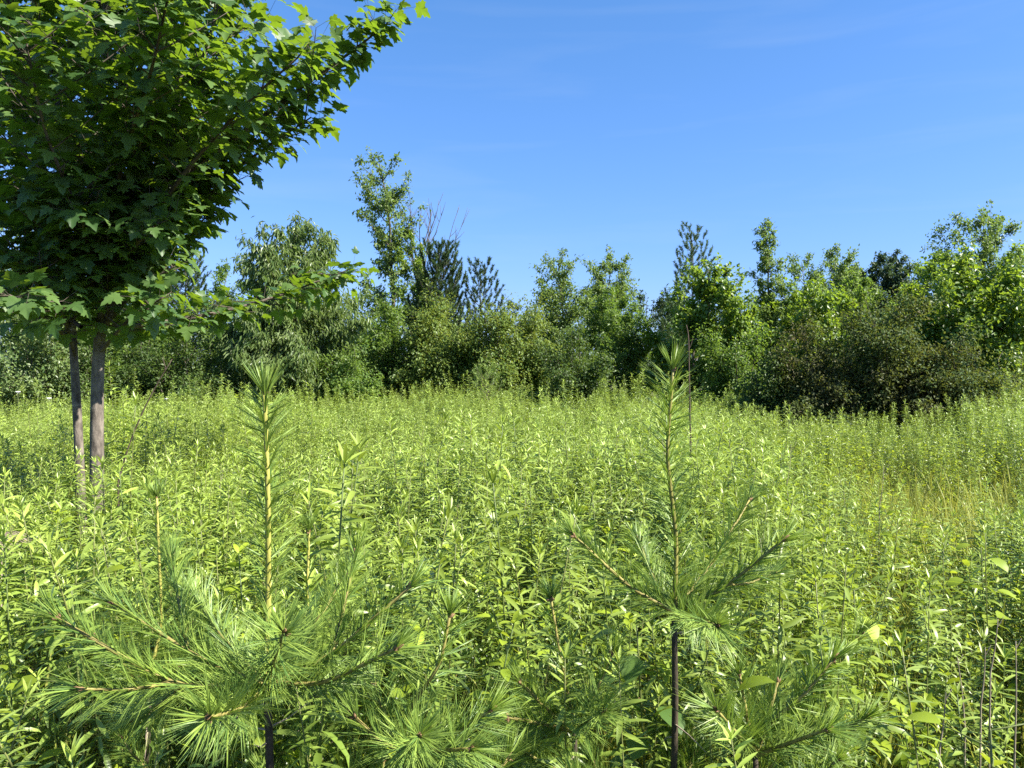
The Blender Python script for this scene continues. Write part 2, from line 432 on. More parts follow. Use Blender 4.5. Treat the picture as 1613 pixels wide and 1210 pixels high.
# ------------------------------------------------------------------ ground
def make_ground():
    g = np.concatenate([-np.geomspace(900, 32, 14), np.arange(-30, 31, 1.0), np.geomspace(32, 900, 14)])
    X, Y = np.meshgrid(g, g + 8, indexing='ij'); k = len(g)
    v = np.column_stack([X.ravel(), Y.ravel(), ground_z(X.ravel(), Y.ravel())])
    i, j = np.meshgrid(np.arange(k - 1), np.arange(k - 1), indexing='ij'); a = (i * k + j).ravel()
    t = np.vstack([np.column_stack([a, a + k, a + k + 1]), np.column_stack([a, a + k + 1, a + 1])])
    b = MB(); b.add(v, t, .5, 0, True); o = b.build('ground', M['ground'], None, 'structure'); return o


make_ground()


def gloc(px, Y):
    x = (px - CX) / F_PX * Y
    return (x, Y, float(ground_z(x, Y)) - .03)


def dims(px_top, half, Y):
    return float(at(0, px_top, Y)[2]), half / F_PX * Y


# background: (kind, x, top y, half width in photo pixels, depth, label, options)
BG = [
    # left side; the dark shrubs have their shade put into the leaf colour
    ('b', 20, 345, 95, 24, 'pale green tree seen through gaps of the maple at the far left', dict(mat='ash', limbs=34, twigs=14, leaves=32, base=.04, size=.10)),
    ('b', 120, 400, 80, 23, 'leafy green tree standing directly behind the two maple trunks', dict(mat='dark', limbs=36, twigs=14, leaves=34, base=.04, size=.10)),
    ('b', 215, 410, 75, 22, 'mid green tree between the maple and the grey green pine', dict(mat='mid', limbs=36, twigs=14, leaves=32, base=.04, size=.10)),
    ('c', 296, 385, 55, 27, 'soft grey green pine top rising between the maple and the big drooping tree', dict(R=1.7, upturn=.35, dens=52, lw=.022)),
    ('b', 345, 412, 50, 25, 'small round topped tree beside the grey green pine', dict(mat='mid', limbs=24, leaves=28)),
    ('s', 45, 478, 105, 17.5, 'dark green shrub with some pale leaves at the far left edge of the meadow', dict(mat='cherry', limbs=34, twigs=16, leaves=30, size=.075)),
    ('s', 225, 478, 95, 19.5, 'mixed green shrub behind the maple, right of its trunks', dict(mat='dark', limbs=32, twigs=15, leaves=28, size=.075)),
    ('s', 150, 520, 80, 18.5, 'low dark shrub in shade behind the maple trunks', dict(mat='dark', limbs=28, twigs=14, leaves=28, size=.075)),
    ('s', 300, 505, 85, 18.3, 'dark shaded shrub in front of the round topped tree', dict(mat='dark', limbs=30, twigs=16, leaves=30, size=.07)),
    # big drooping cherry
    ('b', 462, 345, 106, 19.5, 'big wild cherry tree with long drooping pale edged leaves', dict(mat='cherry', prof='egg', base=.06, limbs=64, twigs=17, leaves=32, size=.15, tmpl=LAN, droop=.6, up=.5, spread=.16)),
    # centre
    ('b', 627, 240, 68, 27, 'tall slender tree with airy crown rising above the rest of the hedgerow', dict(mat='ash', prof='tall', base=.20, limbs=50, twigs=12, leaves=16, size=.125, spread=.17, lean=(-.72, 0), tr=.12, bark='bark', R=1.65)),
    ('d', 664, 292, 40, 27.3, 'bare dead tree with thin upright branches beside the tall slender tree', dict()),
    ('b', 668, 372, 34, 26.3, 'bright green small tree below the bare dead branches', dict(mat='bright', base=.25, limbs=24, leaves=24)),
    ('c', 690, 395, 48, 24, 'dark dense pine with upswept needles beside the tall slender tree', dict(R=1.15, upturn=.9, power=.55, dens=110)),
    ('c', 757, 420, 42, 24.5, 'dark open pine with candle shaped tips above the middle shrubs', dict(R=.95, upturn=.8, power=.55, step=.42, nb=5)),
    ('b', 812, 472, 34, 44, 'distant hazy blue green tree in the gap of the hedgerow', dict(mat='far', limbs=20, leaves=26, size=.13)),
    ('s', 600, 500, 62, 22.5, 'green shrub under the trunk of the tall slender tree', dict(mat='mid', limbs=34, twigs=15, leaves=30, size=.085)),
    ('s', 688, 473, 70, 22, 'yellow green shrub with pale leaves below the dark dense pine', dict(mat='olive', limbs=40, twigs=17, leaves=30, size=.085)),
    ('s', 765, 485, 66, 21.5, 'yellow green shrub in front of the open pine', dict(mat='olive', limbs=40, twigs=17, leaves=30, size=.085)),
    ('s', 832, 505, 62, 22, 'olive green shrub below the distant hazy tree', dict(mat='olive', limbs=36, twigs=16, leaves=30, size=.08)),
    ('s', 540, 530, 70, 18.8, 'low green shrub at the foot of the big cherry', dict(mat='mid', limbs=28, twigs=14, leaves=28, size=.075)),
    ('s', 905, 528, 74, 18.5, 'low dark green shrub bulging towards the meadow in the middle', dict(mat='dark', limbs=40, twigs=18, leaves=34, size=.065)),
    ('b', 893, 398, 60, 27, 'blue green airy tree, left one of a pair behind the middle shrubs', dict(mat='ash', prof='oval', base=.2, limbs=46, leaves=21, size=.10, up=.35)),
    ('b', 952, 398, 52, 28.5, 'blue green airy tree, right one of a pair behind the middle shrubs', dict(mat='ash', prof='top', base=.2, limbs=42, leaves=22, size=.10, up=.35)),
    ('b', 975, 455, 66, 23.5, 'leafy mid green tree filling the space below the airy pair', dict(mat='mid', limbs=38, twigs=14, leaves=28, base=.05)),
    # right
    ('c', 1092, 360, 52, 25, 'pine with long upright candle tips poking out of a leafy tree', dict(R=1.35, upturn=.8, mat='candle', top=1.3, step=.5, nb=5, power=.7)),
    ('b', 1112, 408, 84, 22, 'broad leafy tree with shiny leaves wrapped around the candle tipped pine', dict(mat='bright', prof='round', base=.05, limbs=46, twigs=16, leaves=27, size=.11, tmpl=OVW)),
    ('b', 1212, 341, 40, 21.5, 'slim young tree with pointed top and visible dark stem', dict(mat='ash', prof='slim', base=.18, limbs=46, twigs=9, leaves=16, size=.105, tmpl=leaf2(.2), up=.2, spread=.12, tr=.07)),
    ('b', 1262, 400, 66, 31, 'grey green tree behind the yellow green one', dict(mat='ash', limbs=30, leaves=26, size=.11)),
    ('b', 1310, 392, 62, 33, 'blunt grey green tree top showing over the yellow green tree', dict(mat='ash', prof='egg', base=.15, limbs=50, twigs=13, leaves=28, size=.12)),
    ('b', 1360, 428, 60, 27, 'rounded mid green tree in front of the far dark trees', dict(mat='mid', prof='round', limbs=34, twigs=13, leaves=28, size=.11)),
    ('b', 1275, 432, 95, 21, 'yellow green leafy tree between the slim young tree and the far dark wood', dict(mat='bright', prof='round', base=.05, limbs=46, twigs=15, leaves=27, size=.105, tmpl=OVW)),
    ('b', 1405, 400, 52, 42, 'far dark round tree in the dip of the skyline', dict(mat='far', prof='round', limbs=40, twigs=14, leaves=36, size=.17, spread=.22)),
    ('b', 1355, 415, 42, 43, 'far dark spreading tree left of the dark round one', dict(mat='far', prof='round', limbs=36, twigs=14, leaves=34, size=.17, spread=.22)),
    ('b', 1552, 322, 66, 26, 'tall blue green tree rising behind the bright tree at the right', dict(mat='ash', prof='top', base=.25, limbs=46, twigs=13, leaves=24, size=.105, up=.5)),
    ('b', 1470, 388, 42, 24, 'feathery light green tree top left of the tall blue green tree', dict(mat='mid', prof='top', limbs=30, leaves=26, size=.09)),
    ('b', 1535, 385, 125, 18.5, 'big bright green tree filling the right end of the hedgerow', dict(mat='bright', prof='round', base=.06, limbs=64, twigs=17, leaves=27, size=.105, tmpl=OVW)),
    ('b', 1655, 370, 70, 21, 'grey green tree cut off by the right edge of the view', dict(mat='ash', limbs=36, leaves=26)),
    ('s', 1160, 520, 66, 19.5, 'low green shrub at the foot of the candle tipped pine', dict(mat='mid', limbs=30, twigs=14, leaves=28, size=.075)),
    ('s', 1395, 490, 100, 15, 'rusty brown green shrub bulging into the meadow, highest of the brown ones', dict(mat='rust', limbs=56, twigs=17, leaves=30, size=.066)),
    ('s', 1285, 528, 88, 15.2, 'spreading brownish shrub just left of the highest brown one', dict(mat='rust', limbs=48, twigs=16, leaves=28, size=.064)),
    ('s', 1490, 540, 72, 14.6, 'low rusty shrub on the right shoulder of the highest brown one', dict(mat='rust', limbs=36, twigs=16, leaves=30, size=.058)),
    ('s', 1212, 555, 60, 15.6, 'low dark green shrub at the left foot of the brown ones', dict(mat='dark', limbs=36, twigs=16, leaves=30, size=.06)),
    ('s', 1590, 570, 60, 15.5, 'grey green twiggy shrub below the big bright tree', dict(mat='olive', limbs=34, twigs=14, leaves=16, size=.05)),
]
for i, (k, px, ty, hw, Y, lab, op) in enumerate(BG):
    H, R = dims(ty, hw, Y); op = dict(op); R = op.pop('R', R); loc = gloc(px, Y)
    if k == 'b': place(broadleaf(100 + i, H, R, **op), 'leafy_tree', lab, 'tree', loc)
    elif k == 's': place(broadleaf(100 + i, H, R, shrub=True, **op), 'shrub', lab, 'shrub', loc, True)
    elif k == 'c': place(conifer(100 + i, H, R, **op), 'pine_tree', lab, 'pine tree', loc)
    else:
        rg = np.random.default_rng(5); o = thing('dead_tree', lab, 'dead tree', loc); t = MB()
        t.tube(np.array([[0, 0, 0], [.05, 0, H * .4], [.0, 0, H * .75]]), [.07, .05, .03], 7); t.build('trunk', M['pale_bark'], o)
        for q in range(13):
            z0 = H * rg.uniform(.42, .74); a = rg.uniform(-.9, 1.1); L = (H - z0) * rg.uniform(.6, 1.0); b = MB(); u = np.linspace(0, 1, 7)[:, None]
            tip = np.array([math.sin(a) * .5 * L + .1, rg.normal(0, .25), L * math.cos(a * .7)])
            P = np.array([.02, 0, z0]) + tip * u + np.array([.12, 0, 0]) * math.copysign(1, a) * (u * (1 - u)) * 2 + rg.normal(0, .025, (7, 3)) * u
            b.tube(P, np.linspace(.02, .006, 7), 4)
            for s in rg.uniform(.3, .9, 6):
                p, d = poly_at(P, [s]); dd = unit(d[0] + rg.normal(0, .45, 3)); l = rg.uniform(.25, .7)
                b.tube(np.array([p[0], p[0] + dd * l * .5, p[0] + dd * l + [0, 0, .06]]), [.010, .008, .005], 3)
            b.build('branch', M['bark'], o)

# woods behind the hedgerow: five kinds, repeated
protos = [broadleaf(900, 6.2, 2.4, 'far', limbs=28, leaves=26, size=.15, spread=.22), broadleaf(901, 5.0, 2.2, 'mid', limbs=28, leaves=26, size=.14, spread=.22),
          conifer(902, 5.8, 1.6, size=.17, lw=.034, dens=44)]
where = [(-60, 38, 0, 1), (90, 36, 1, 1), (215, 40, 0, .95), (400, 36, 1, .95), (505, 38, 0, .85), (570, 40, 2, .72), (730, 42, 0, .7), (860, 40, 1, .9), (1010, 38, 0, .88),
         (1060, 40, 2, .9), (1170, 36, 1, 1), (1230, 42, 0, 1), (1450, 38, 1, 1.05), (1600, 36, 0, 1.15), (1700, 32, 1, 1.2), (-150, 30, 1, 1.1), (1800, 26, 0, 1.1), (-190, 22, 1, 1)]
behind = ['the maple, outermost on the left', 'the pale tree at the far left', 'the maple trunks', 'the left side of the big wild cherry', 'the right side of the big wild cherry', 'the tall slender tree',
          'the gap between the two dark pines', 'the low dark green middle shrub', 'the leafy tree right of the airy pair', 'the left side of the candle tipped pine', 'the right side of the candle tipped pine', 'the slim young tree',
          'the feathery light green tree', 'the big bright tree on the right', 'the grey green tree at the right edge', 'the maple, beyond the left edge', 'the right edge, outermost there', 'the far left end of the hedgerow']
wl_ = {0: 'dark green tree of the wood behind ', 1: 'mid green tree of the wood behind ', 2: 'dark conifer of the wood behind '}
first = {}
for (px, Y, k, sc), bh in zip(where, behind):
    loc = gloc(px, Y)
    if k not in first:
        o = first[k] = place(protos[k], 'pine_tree' if k == 2 else 'leafy_tree', wl_[k] + bh, 'tree', loc); o.scale = (sc,) * 3; o['group'] = 'trees of the wood behind the hedgerow'
    else: dup(first[k], loc, RG.uniform(0, 6.28), sc, wl_[k] + bh)


# ------------------------------------------------------------------ foreground maple
MAPLES = [maple_leaf(s) for s in range(5)]


def make_maple():
    rg = np.random.default_rng(21); D = 5.3
    base = at(150, 775, D); bx, by = base[0], D; bz = float(ground_z(bx, by))
    root = thing('maple_tree', 'maple with two grey trunks and big lobed leaves leaning over the meadow', 'tree', (bx, by, bz))
    O = np.array([bx, by, bz])
    def line(pts, k=14):
        P = np.array([at(x, y, d) for x, y, d in pts]) - O
        s = np.linspace(0, len(P) - 1, k); i = np.minimum(s.astype(int), len(P) - 2); w = (s - i)[:, None]
        Q = P[i] * (1 - w) + P[i + 1] * w
        for _ in range(2): Q[1:-1] = (Q[:-2] + 2 * Q[1:-1] + Q[2:]) / 4
        return Q
    zr = line([(152, 960, D), (153, 775, D), (152, 650, D), (155, 540, D), (168, 440, D), (172, 330, D + .05), (160, 200, D + .1), (165, 60, D + .1), (170, -120, D + .1), (175, -330, D)], 22)
    zl = line([(133, 960, D + .25), (126, 740, D + .25), (120, 610, D + .22), (113, 520, D + .2), (112, 400, D + .2), (95, 250, D + .25), (85, 80, D + .3), (75, -100, D + .3), (60, -260, D + .3)], 20)
    scaf = [(zr, .052, .010), (zl, .038, .008)]
    b = MB(); rr = np.linspace(.052, .010, len(zr)); rr[:3] *= [1.5, 1.25, 1.08]; b.tube(zr, rr, 14); b.build('trunk', M['maple_bark'], root)
    b = MB(); rr = np.linspace(.036, .008, len(zl)); rr[:3] *= [1.4, 1.2, 1.05]; b.tube(zl, rr, 12); o = b.build('trunk', M['maple_bark'], root); o['label'] = 'thinner left trunk of the maple'
    limbs = [line([(158, 540, D), (190, 440, D - .05), (214, 385, D - .1), (238, 305, D - .15), (285, 190, D - .3), (335, 50, D - .45), (370, -90, D - .5)]),
             line([(237, 308, D - .15), (345, 238, D - .1), (470, 140, D), (560, 78, D + .1), (612, 35, D + .15)]),
             line([(165, 520, D), (225, 512, D + .3), (310, 500, D + .65), (400, 480, D + .95), (490, 448, D + 1.2), (556, 422, D + 1.3)]),
             line([(116, 540, D + .2), (80, 510, D - .3), (45, 480, D - .7), (15, 465, D - .9)]),
             line([(170, 420, D), (120, 330, D - .6), (70, 210, D - 1.0), (40, 60, D - 1.3)]),
             line([(170, 350, D), (200, 230, D - .7), (240, 110, D - 1.1), (270, -30, D - 1.4)]),
             line([(112, 430, D + .2), (40, 340, D + .2), (-40, 240, D + .1), (-90, 120, D)]),
             line([(165, 380, D), (230, 300, D + .7), (290, 190, D + 1.2), (330, 70, D + 1.5)]),
             line([(105, 300, D + .3), (70, 200, D + .9), (40, 90, D + 1.3), (20, -50, D + 1.5)]),
             line([(162, 200, D), (230, 90, D - .2), (330, -60, D - .2), (400, -170, D - .1)]),
             line([(205, 410, D - .1), (262, 345, D), (345, 285, D + .1), (430, 225, D + .15), (490, 185, D + .2)]),
             line([(214, 385, D - .1), (290, 270, D - .5), (390, 160, D - .8), (470, 90, D - .9)]),
             line([(165, 60, D), (280, -40, D + .4), (420, -130, D + .5)]),
             line([(88, 120, D + .3), (20, 10, D), (-60, -90, D - .2)]),
             line([(128, 515, D + .1), (60, 468, D + .7), (-10, 455, D + 1.1), (-60, 440, D + 1.3)])]
    low = [line([(118, 560, D + .2), (95, 480, D - .2), (60, 420, D - .5)]), line([(158, 555, D), (200, 505, D - .3), (255, 470, D - .55)]), line([(150, 470, D), (140, 400, D - .4), (128, 340, D - .7)]),
           line([(116, 540, D + .2), (40, 470, D + .3), (-30, 430, D + .4)]), line([(160, 520, D), (215, 455, D - .2), (275, 420, D - .3)]),
           line([(114, 520, D + .2), (60, 440, D), (0, 395, D - .2)])]
    low.append(line([(165, 480, D), (215, 425, D + .1), (275, 375, D + .15), (322, 345, D + .2)])); low.append(line([(162, 450, D), (200, 400, D - .4), (250, 350, D - .6)]))
    free = {2, 3, 14}; limbs += low
    lat = []                                           # (polyline, free of envelope?)
    for i, P in enumerate(limbs):
        b = MB(); b.tube(P, np.linspace(.021 if i < 3 else .016, .005, len(P)), 7); b.build('branch', M['bark'], root)
        lat.append((P, (2 if i > 14 else 1) if i in free else 0))
    zz = np.array([1.6, 1.95, 2.2, 2.48, 2.8, 3.12, 3.39, 3.6, 4.19, 4.8, 5.3, 5.9]) - bz
    re = np.array([.42, .60, .66, .74, .92, 1.32, 1.62, 1.74, 1.98, 1.9, 1.5, .7])
    env = lambda z: np.interp(z, zz, re)
    twig_src = []
    br = MB()
    for P, fr, hi in [(P, f, 1) for P, f in lat] + [(zr, False, 0), (zl, False, 0)]:
        L = np.linalg.norm(np.diff(P, axis=0), axis=1).sum(); n = int(L / .074)
        for j in range(n):
            s = (j + rg.random()) / n
            p, d = poly_at(P, [s]); p, d = p[0], d[0]
            if p[2] + bz < (1.9 if hi else 1.95): continue
            a = j * 2.4 + rg.normal(0, .4); h = np.array([math.cos(a), math.sin(a), 0])
            dd = unit(h * .9 + d * (.5 if hi else .25) + np.array([0, 0, .30])); l = rg.uniform(.35, .75) if hi else rg.uniform(.4, 1.0)
            if fr: l = rg.uniform(.16, .36); dd = unit(dd * [1, 1, .2] + [0, 0, -.12]) if fr == 1 else dd; l *= (1 if fr == 1 else 1.7)
            pts = [p]; fr_ = fr
            for q in range(6):
                nx = pts[-1] + (dd + np.array([0, 0, .05 * q]) * .5) * l / 6
                if not fr and np.hypot(nx[0] + .05, nx[1]) > env(nx[2]) * rg.uniform(.92, 1.04): break
                pts.append(nx)
            if len(pts) < 3: 
                if not hi: continue
                pts = [p, p + dd * .06, p + dd * .12]; fr_ = fr or 3
            pts = np.array(pts); br.tube(pts, np.linspace(.0055, .0022, len(pts)), 4); twig_src.append((pts, fr_)); 
        if hi: twig_src.append((P[3:], fr or 3))
    # leaf positions: opposite pairs on laterals and their short twigs
    pos, ax, sz = [], [], []
    for pts, fr in twig_src:
        L = np.linalg.norm(np.diff(pts, axis=0), axis=1).sum(); n = max(2, int(L / .076))
        for j in range(n + 1):
            s = min(1.0, .12 + .88 * j / n); p, d = poly_at(pts, [s]); p, d = p[0], d[0]
            side = unit(np.cross(d, [rg.normal(0, .4), rg.normal(0, .4), 1])) if j % 2 else unit(np.cross(d, rg.normal(size=3)))
            for sg in (-1, 1):
                e = unit(d * .6 + side * sg * .9 + np.array([0, 0, .15])); pl = rg.uniform(.03, .16)
                q = p + e * pl
                if q[2] + bz < rg.uniform(1.70, 2.12): continue
                if not fr and np.hypot(q[0] + .05, q[1]) > env(q[2]) * 1.10: continue
                pos.append(q); ax.append(unit(e * .8 + np.array([0, 0, rg.uniform(-.75, .05)]))); sz.append(rg.uniform(.066, .124))
                br.tube(np.array([p, q]), [.0012, .001], 3, cap=False)
    br.build('twigs', M['bark'], root, 'stuff')
    pos, ax, sz = np.array(pos), np.array(ax), np.array(sz); K = len(pos)
    out = unit(pos * np.array([1, 1, 0]) + 1e-6)
    nr = unit(np.array([0, 0, 1.0]) + out * .22 + rand_dir(K, rg) * .42)
    Fm = frames(ax, nr); rnd = rg.random(K); var = rg.integers(0, 5, K)
    w = pos + O; u, v = to_px(w); toc = unit(np.array([0, 0, EYE]) - w)
    face = np.abs((Fm[:, :, 2] * toc).sum(1)); dist = np.linalg.norm(w - np.array([0, 0, EYE]), axis=1)
    score = np.where((u > 0) & (u < 1613) & (v > 0) & (v < 1210), face * (sz / dist) ** 2 * np.clip(6.5 - dist, .1, 3) ** 2, 0)
    pick = np.argsort(-score)[:300]; rest = np.setdiff1d(np.arange(K), pick)
    print('maple leaves', K)
    lv = MB()
    for q in range(5):
        m = rest[var[rest] == q]; lv.stamp(MAPLES[q], pos[m], Fm[m], sz[m], rnd[m], 0, True)
    lv.build('leaves', M['maple'], root, 'stuff')
    mesh = {}
    from mathutils import Matrix
    for i in pick:
        k = (int(var[i]), int(rnd[i] * 4))
        if k not in mesh:
            b = MB(); b.add(*MAPLES[k[0]], (k[1] + .5) / 4, 0, True); mesh[k] = b.mesh('leaf', M['maple'])
        o = link('leaf', mesh[k], root); R4 = Matrix([list(r) for r in Fm[i]]).to_4x4(); R4.translation = Vector(pos[i])
        o.matrix_local = R4 @ Matrix.Scale(float(sz[i]), 4)


make_maple()


# ------------------------------------------------------------------ pine saplings
def smooth_line(P, k=12):
    P = np.asarray(P, float); s = np.linspace(0, len(P) - 1, k); i = np.minimum(s.astype(int), len(P) - 2); w = (s - i)[:, None]
    Q = P[i] * (1 - w) + P[i + 1] * w
    for _ in range(2): Q[1:-1] = (Q[:-2] + 2 * Q[1:-1] + Q[2:]) / 4
    return Q


def needles(P, rg, per_m=260, length=.09, start=.06, ang=.75, tuft=10, width=.0017, curl=1.15, fan=.065):
    """Bundles of five fine needles spiralled along a shoot, with a brush at its tip."""
    b = MB(); L = np.linalg.norm(np.diff(P, axis=0), axis=1).sum(); n = max(6, int(L * per_m))
    s = start + (1 - start) * (np.arange(n) + rg.random(n)) / n; s = np.concatenate([s, np.full(tuft, 1.0)])
    p, d = poly_at(P, s); N = len(s)
    a = np.arange(N) * 2.4 + rg.normal(0, .3, N)
    ref = unit(np.cross(d, np.array([.3, .9, .2]))); nn = np.cross(d, ref)
    rad = ref * np.cos(a)[:, None] + nn * np.sin(a)[:, None]
    an = ang * rg.uniform(.65, 1.25, N) * np.where(s > .97, .55, 1.0)
    fd = unit(d * np.cos(an)[:, None] + rad * np.sin(an)[:, None] + np.array([0, 0, .10]))
    idx = np.repeat(np.arange(N), 5); K = len(idx)
    nd = unit(fd[idx] + rg.normal(0, fan, (K, 3)) + np.array([0, 0, -.06]))
    nr = unit(-rad[idx] + rg.normal(0, .3, (K, 3)))
    ln = length * np.repeat(rg.uniform(.75, 1.12, N), 5) * rg.uniform(.9, 1.05, K) * np.where(s[idx] > .97, .85, 1)
    b.stamp(NEEDLE, p[idx], frames(nd, nr), np.column_stack([np.full(K, width), ln, -ln * curl]), np.clip(np.repeat(rg.random(N), 5) * .6 + rg.random(K) * .4, 0, 1))
    return b


def bud_mesh(b, p, d, rg, n=5, r=.004):
    for q in range(n):
        dd = unit(d + (rg.normal(0, .5, 3) if q else 0)); l = .012 if q else .02
        b.tube(np.array([p, p + dd * l * .5, p + dd * l]), [r * .8, r, r * .3], 5)


def shoot(root, name, P, rg, r0=.0045, r1=.003, mat='shoot2', per_m=300, length=.085, forks=(), **kw):
    b = MB(); b.tube(P, np.linspace(r0, r1, len(P)), 7); o = b.build(name, M[mat], root)
    needles(P, rg, per_m, length, **kw).build('needles', M['needle'], o, 'stuff')
    k = MB(); bud_mesh(k, P[-1], unit(P[-1] - P[-2]), rg); k.build('bud', M['bud'], o, 'stuff')
    for (s, tip) in forks:
        p, d = poly_at(P, [s]); Q = smooth_line([p[0], p[0] * .5 + np.asarray(tip) * .5 + [0, 0, -.01], tip], 8)
        b = MB(); b.tube(Q, np.linspace(r0 * .7, r1 * .8, 8), 6); f = b.build(name, M[mat], root)
        needles(Q, rg, per_m, length * .95, **kw).build('needles', M['needle'], f, 'stuff')
        k = MB(); bud_mesh(k, Q[-1], unit(Q[-1] - Q[-2]), rg, 3); k.build('bud', M['bud'], f, 'stuff')
    return o


def sapling(label, px, Y, top, whorl_y, seed, branches, r=.009, lead_r=(.0066, .0042), lead_pm=290, lead_len=.09, lower=(), needle=.098, pm=290, trunk_top_px=None, leader_mat='shoot', trunk_mat='pine_bark', lead_ang=.95):
    rg = np.random.default_rng(seed)
    wp = at(px, whorl_y, Y); tp = at(top[0], top[1], Y); gz = float(ground_z(wp[0], Y)); O = np.array([wp[0], Y, gz])
    root = thing('pine_sapling', label, 'pine sapling', tuple(O))
    b = MB(); z = np.linspace(0, wp[2] - gz, 12); P = np.column_stack([.004 * np.sin(z * 9), .004 * np.cos(z * 7), z]); P[-1, :2] = 0
    b.tube(P, np.linspace(r * 1.25, r * .8, 12), 10); b.build('trunk', M[trunk_mat], root)
    c = wp - O
    for q in range(7):                                     # dead stubs and old needle twigs on the bare stem
        zz_, a = rg.uniform(.45, .97) * (wp[2] - gz), rg.uniform(0, 6.28); hd = np.array([math.cos(a), math.sin(a), rg.uniform(-.5, .7)]); l = rg.uniform(.03, .13); st = np.array([0, 0, zz_])
        b = MB(); b.tube(np.array([st, st + hd * l * .5, st + hd * l + [0, 0, rg.normal(0, .015)]]), [.0022, .0014, .0007], 5); b.build('twig', M['dry'], root)
    L = smooth_line([c, c * .7 + (tp - O) * .3 + [rg.normal(0, .016), .014, 0], c * .35 + (tp - O) * .65 + [rg.normal(0, .010), -.006, 0], tp - O], 18)
    lead = shoot(root, 'leader', L, rg, lead_r[0], lead_r[1], leader_mat, lead_pm, lead_len, ang=lead_ang, tuft=16, curl=.6, fan=.06, width=.0021, start=.02)
    for (tx, ty, tY, sag, fk) in branches:
        t = at(tx, ty, tY) - O; mid = c * .55 + t * .45 + np.array([0, 0, -sag])
        forks = [(s, at(fx, fy, fY) - O) for s, fx, fy, fY in fk]
        shoot(root, 'branch', smooth_line([c + [0, 0, .003 * rg.normal()], mid, t], 12), rg, .0052, .003, 'shoot2', pm, needle, forks)
    for (h, n, L0, a0, el) in lower:                       # older whorls lower on the trunk
        cz = np.array([0, 0, h])
        for k in range(n):
            a = a0 + k * 2 * math.pi / n + rg.normal(0, .18); l = L0 * rg.uniform(.8, 1.15); e = el * rg.uniform(.8, 1.2)
            hd = np.array([math.cos(a), math.sin(a), 0])
            m = cz + hd * l * .55 + [0, 0, l * .55 * math.tan(e) * .55]; t = cz + hd * l + [0, 0, l * math.tan(e)]
            fork = []
            for sg in (-1, 1):
                fd = unit(hd + np.array([-hd[1], hd[0], 0]) * sg * .7 + [0, 0, math.tan(e) + .1]); fork.append((.52, m + fd * l * .48))
            shoot(root, 'branch', smooth_line([cz, m, t], 12), rg, .006, .003, 'shoot2', pm, needle, fork, start=.3)
    return root


sapling('big pine sapling with thick yellow leader, left one of the two in front', 420, 1.45, (417, 622), 1078, 31,
        [(180, 950, 1.50, .02, [(.55, 270, 880, 1.62)]), (92, 975, 1.38, .06, [(.5, 130, 1085, 1.30), (.45, 210, 1130, 1.52)]), (645, 925, 1.48, .03, [(.5, 560, 870, 1.6)]),
         (622, 1022, 1.36, .03, []), (447, 998, 1.28, .0, []), (545, 905, 1.80, .02, []), (300, 930, 1.85, .02, []), (330, 1130, 1.15, .02, [])],
        lower=[(.48, 5, .50, .3, .62), (.22, 4, .5, .9, .5)])
sapling('pine sapling with dark trunk and slim leader, right one of the two in front', 1062, 1.75, (1060, 585), 966, 32,
        [(905, 845, 1.72, .02, []), (1232, 852, 1.68, .02, [(.55, 1215, 905, 1.80)]), (1180, 788, 1.98, .02, []), (1005, 850, 2.1, .02, []), (1128, 985, 1.45, .0, [])],
        r=.0082, lead_r=(.0058, .0036), lead_pm=270, lead_len=.095, lower=[(.56, 5, .46, .2, .62), (.25, 4, .5, .8, .5)], leader_mat='shoot3', needle=.09)
sapling('slender pine sapling standing behind the left branches of the big one', 232, 1.95, (247, 785), 1075, 33,
        [(150, 1000, 1.9, .02, []), (300, 985, 2.0, .02, []), (190, 1040, 1.75, .02, []), (285, 1050, 1.8, .02, [])], r=.008, lead_r=(.005, .003), lead_pm=170, lead_len=.07,
        lower=[(.30, 5, .4, .3, .7)], needle=.075)
sapling('slender pine sapling just right of the big thick leader', 488, 2.0, (487, 838), 1110, 34,
        [(430, 1010, 2.05, .02, []), (560, 1000, 2.0, .02, []), (520, 980, 2.2, .02, [])], r=.008, lead_r=(.005, .003), lead_pm=170, lead_len=.075, lower=[(.30, 5, .4, .9, .7)], needle=.075)
sapling('low bushy pine sapling between the two tall ones', 632, 1.50, (708, 972), 1185, 35,
        [(560, 1130, 1.5, .01, []), (770, 1120, 1.45, .02, []), (590, 1080, 1.6, .01, []), (660, 1160, 1.32, .0, []), (740, 1180, 1.36, .0, [])], r=.008, lead_r=(.005, .003), lead_pm=260, lead_len=.085,
        lower=[(.35, 5, .38, .4, .7)], leader_mat='shoot2')
sapling('short pine sapling with spread branches left of the dark trunked one', 905, 1.75, (868, 945), 1150, 36,
        [(820, 1075, 1.7, .01, []), (965, 1030, 1.75, .01, []), (800, 1130, 1.65, .0, []), (950, 1120, 1.6, .0, [])], r=.007, lead_r=(.0045, .003), lead_pm=260, lead_len=.075,
        lower=[(.35, 5, .35, .4, .7)], leader_mat='shoot2')
sapling('short pine sapling with a long tilted shoot right of the dark trunked one', 1190, 1.62, (1312, 1040), 1190, 37,
        [(1165, 1065, 1.6, .01, []), (1225, 1075, 1.75, .01, []), (1130, 1120, 1.5, .0, []), (1300, 1150, 1.5, .0, [])], r=.007, lead_r=(.0048, .003), lead_pm=280, lead_len=.085,
        lower=[(.35, 5, .35, .4, .7)], leader_mat='shoot2')
o = place(conifer(77, 1.75, .42, 'needle', step=.2, nb=5, dens=60, size=.10, lw=.006, top=.3), 'pine_sapling', 'tiny pine sapling at the far edge of the meadow before the shrubs', 'pine sapling', gloc(766, 18.2))


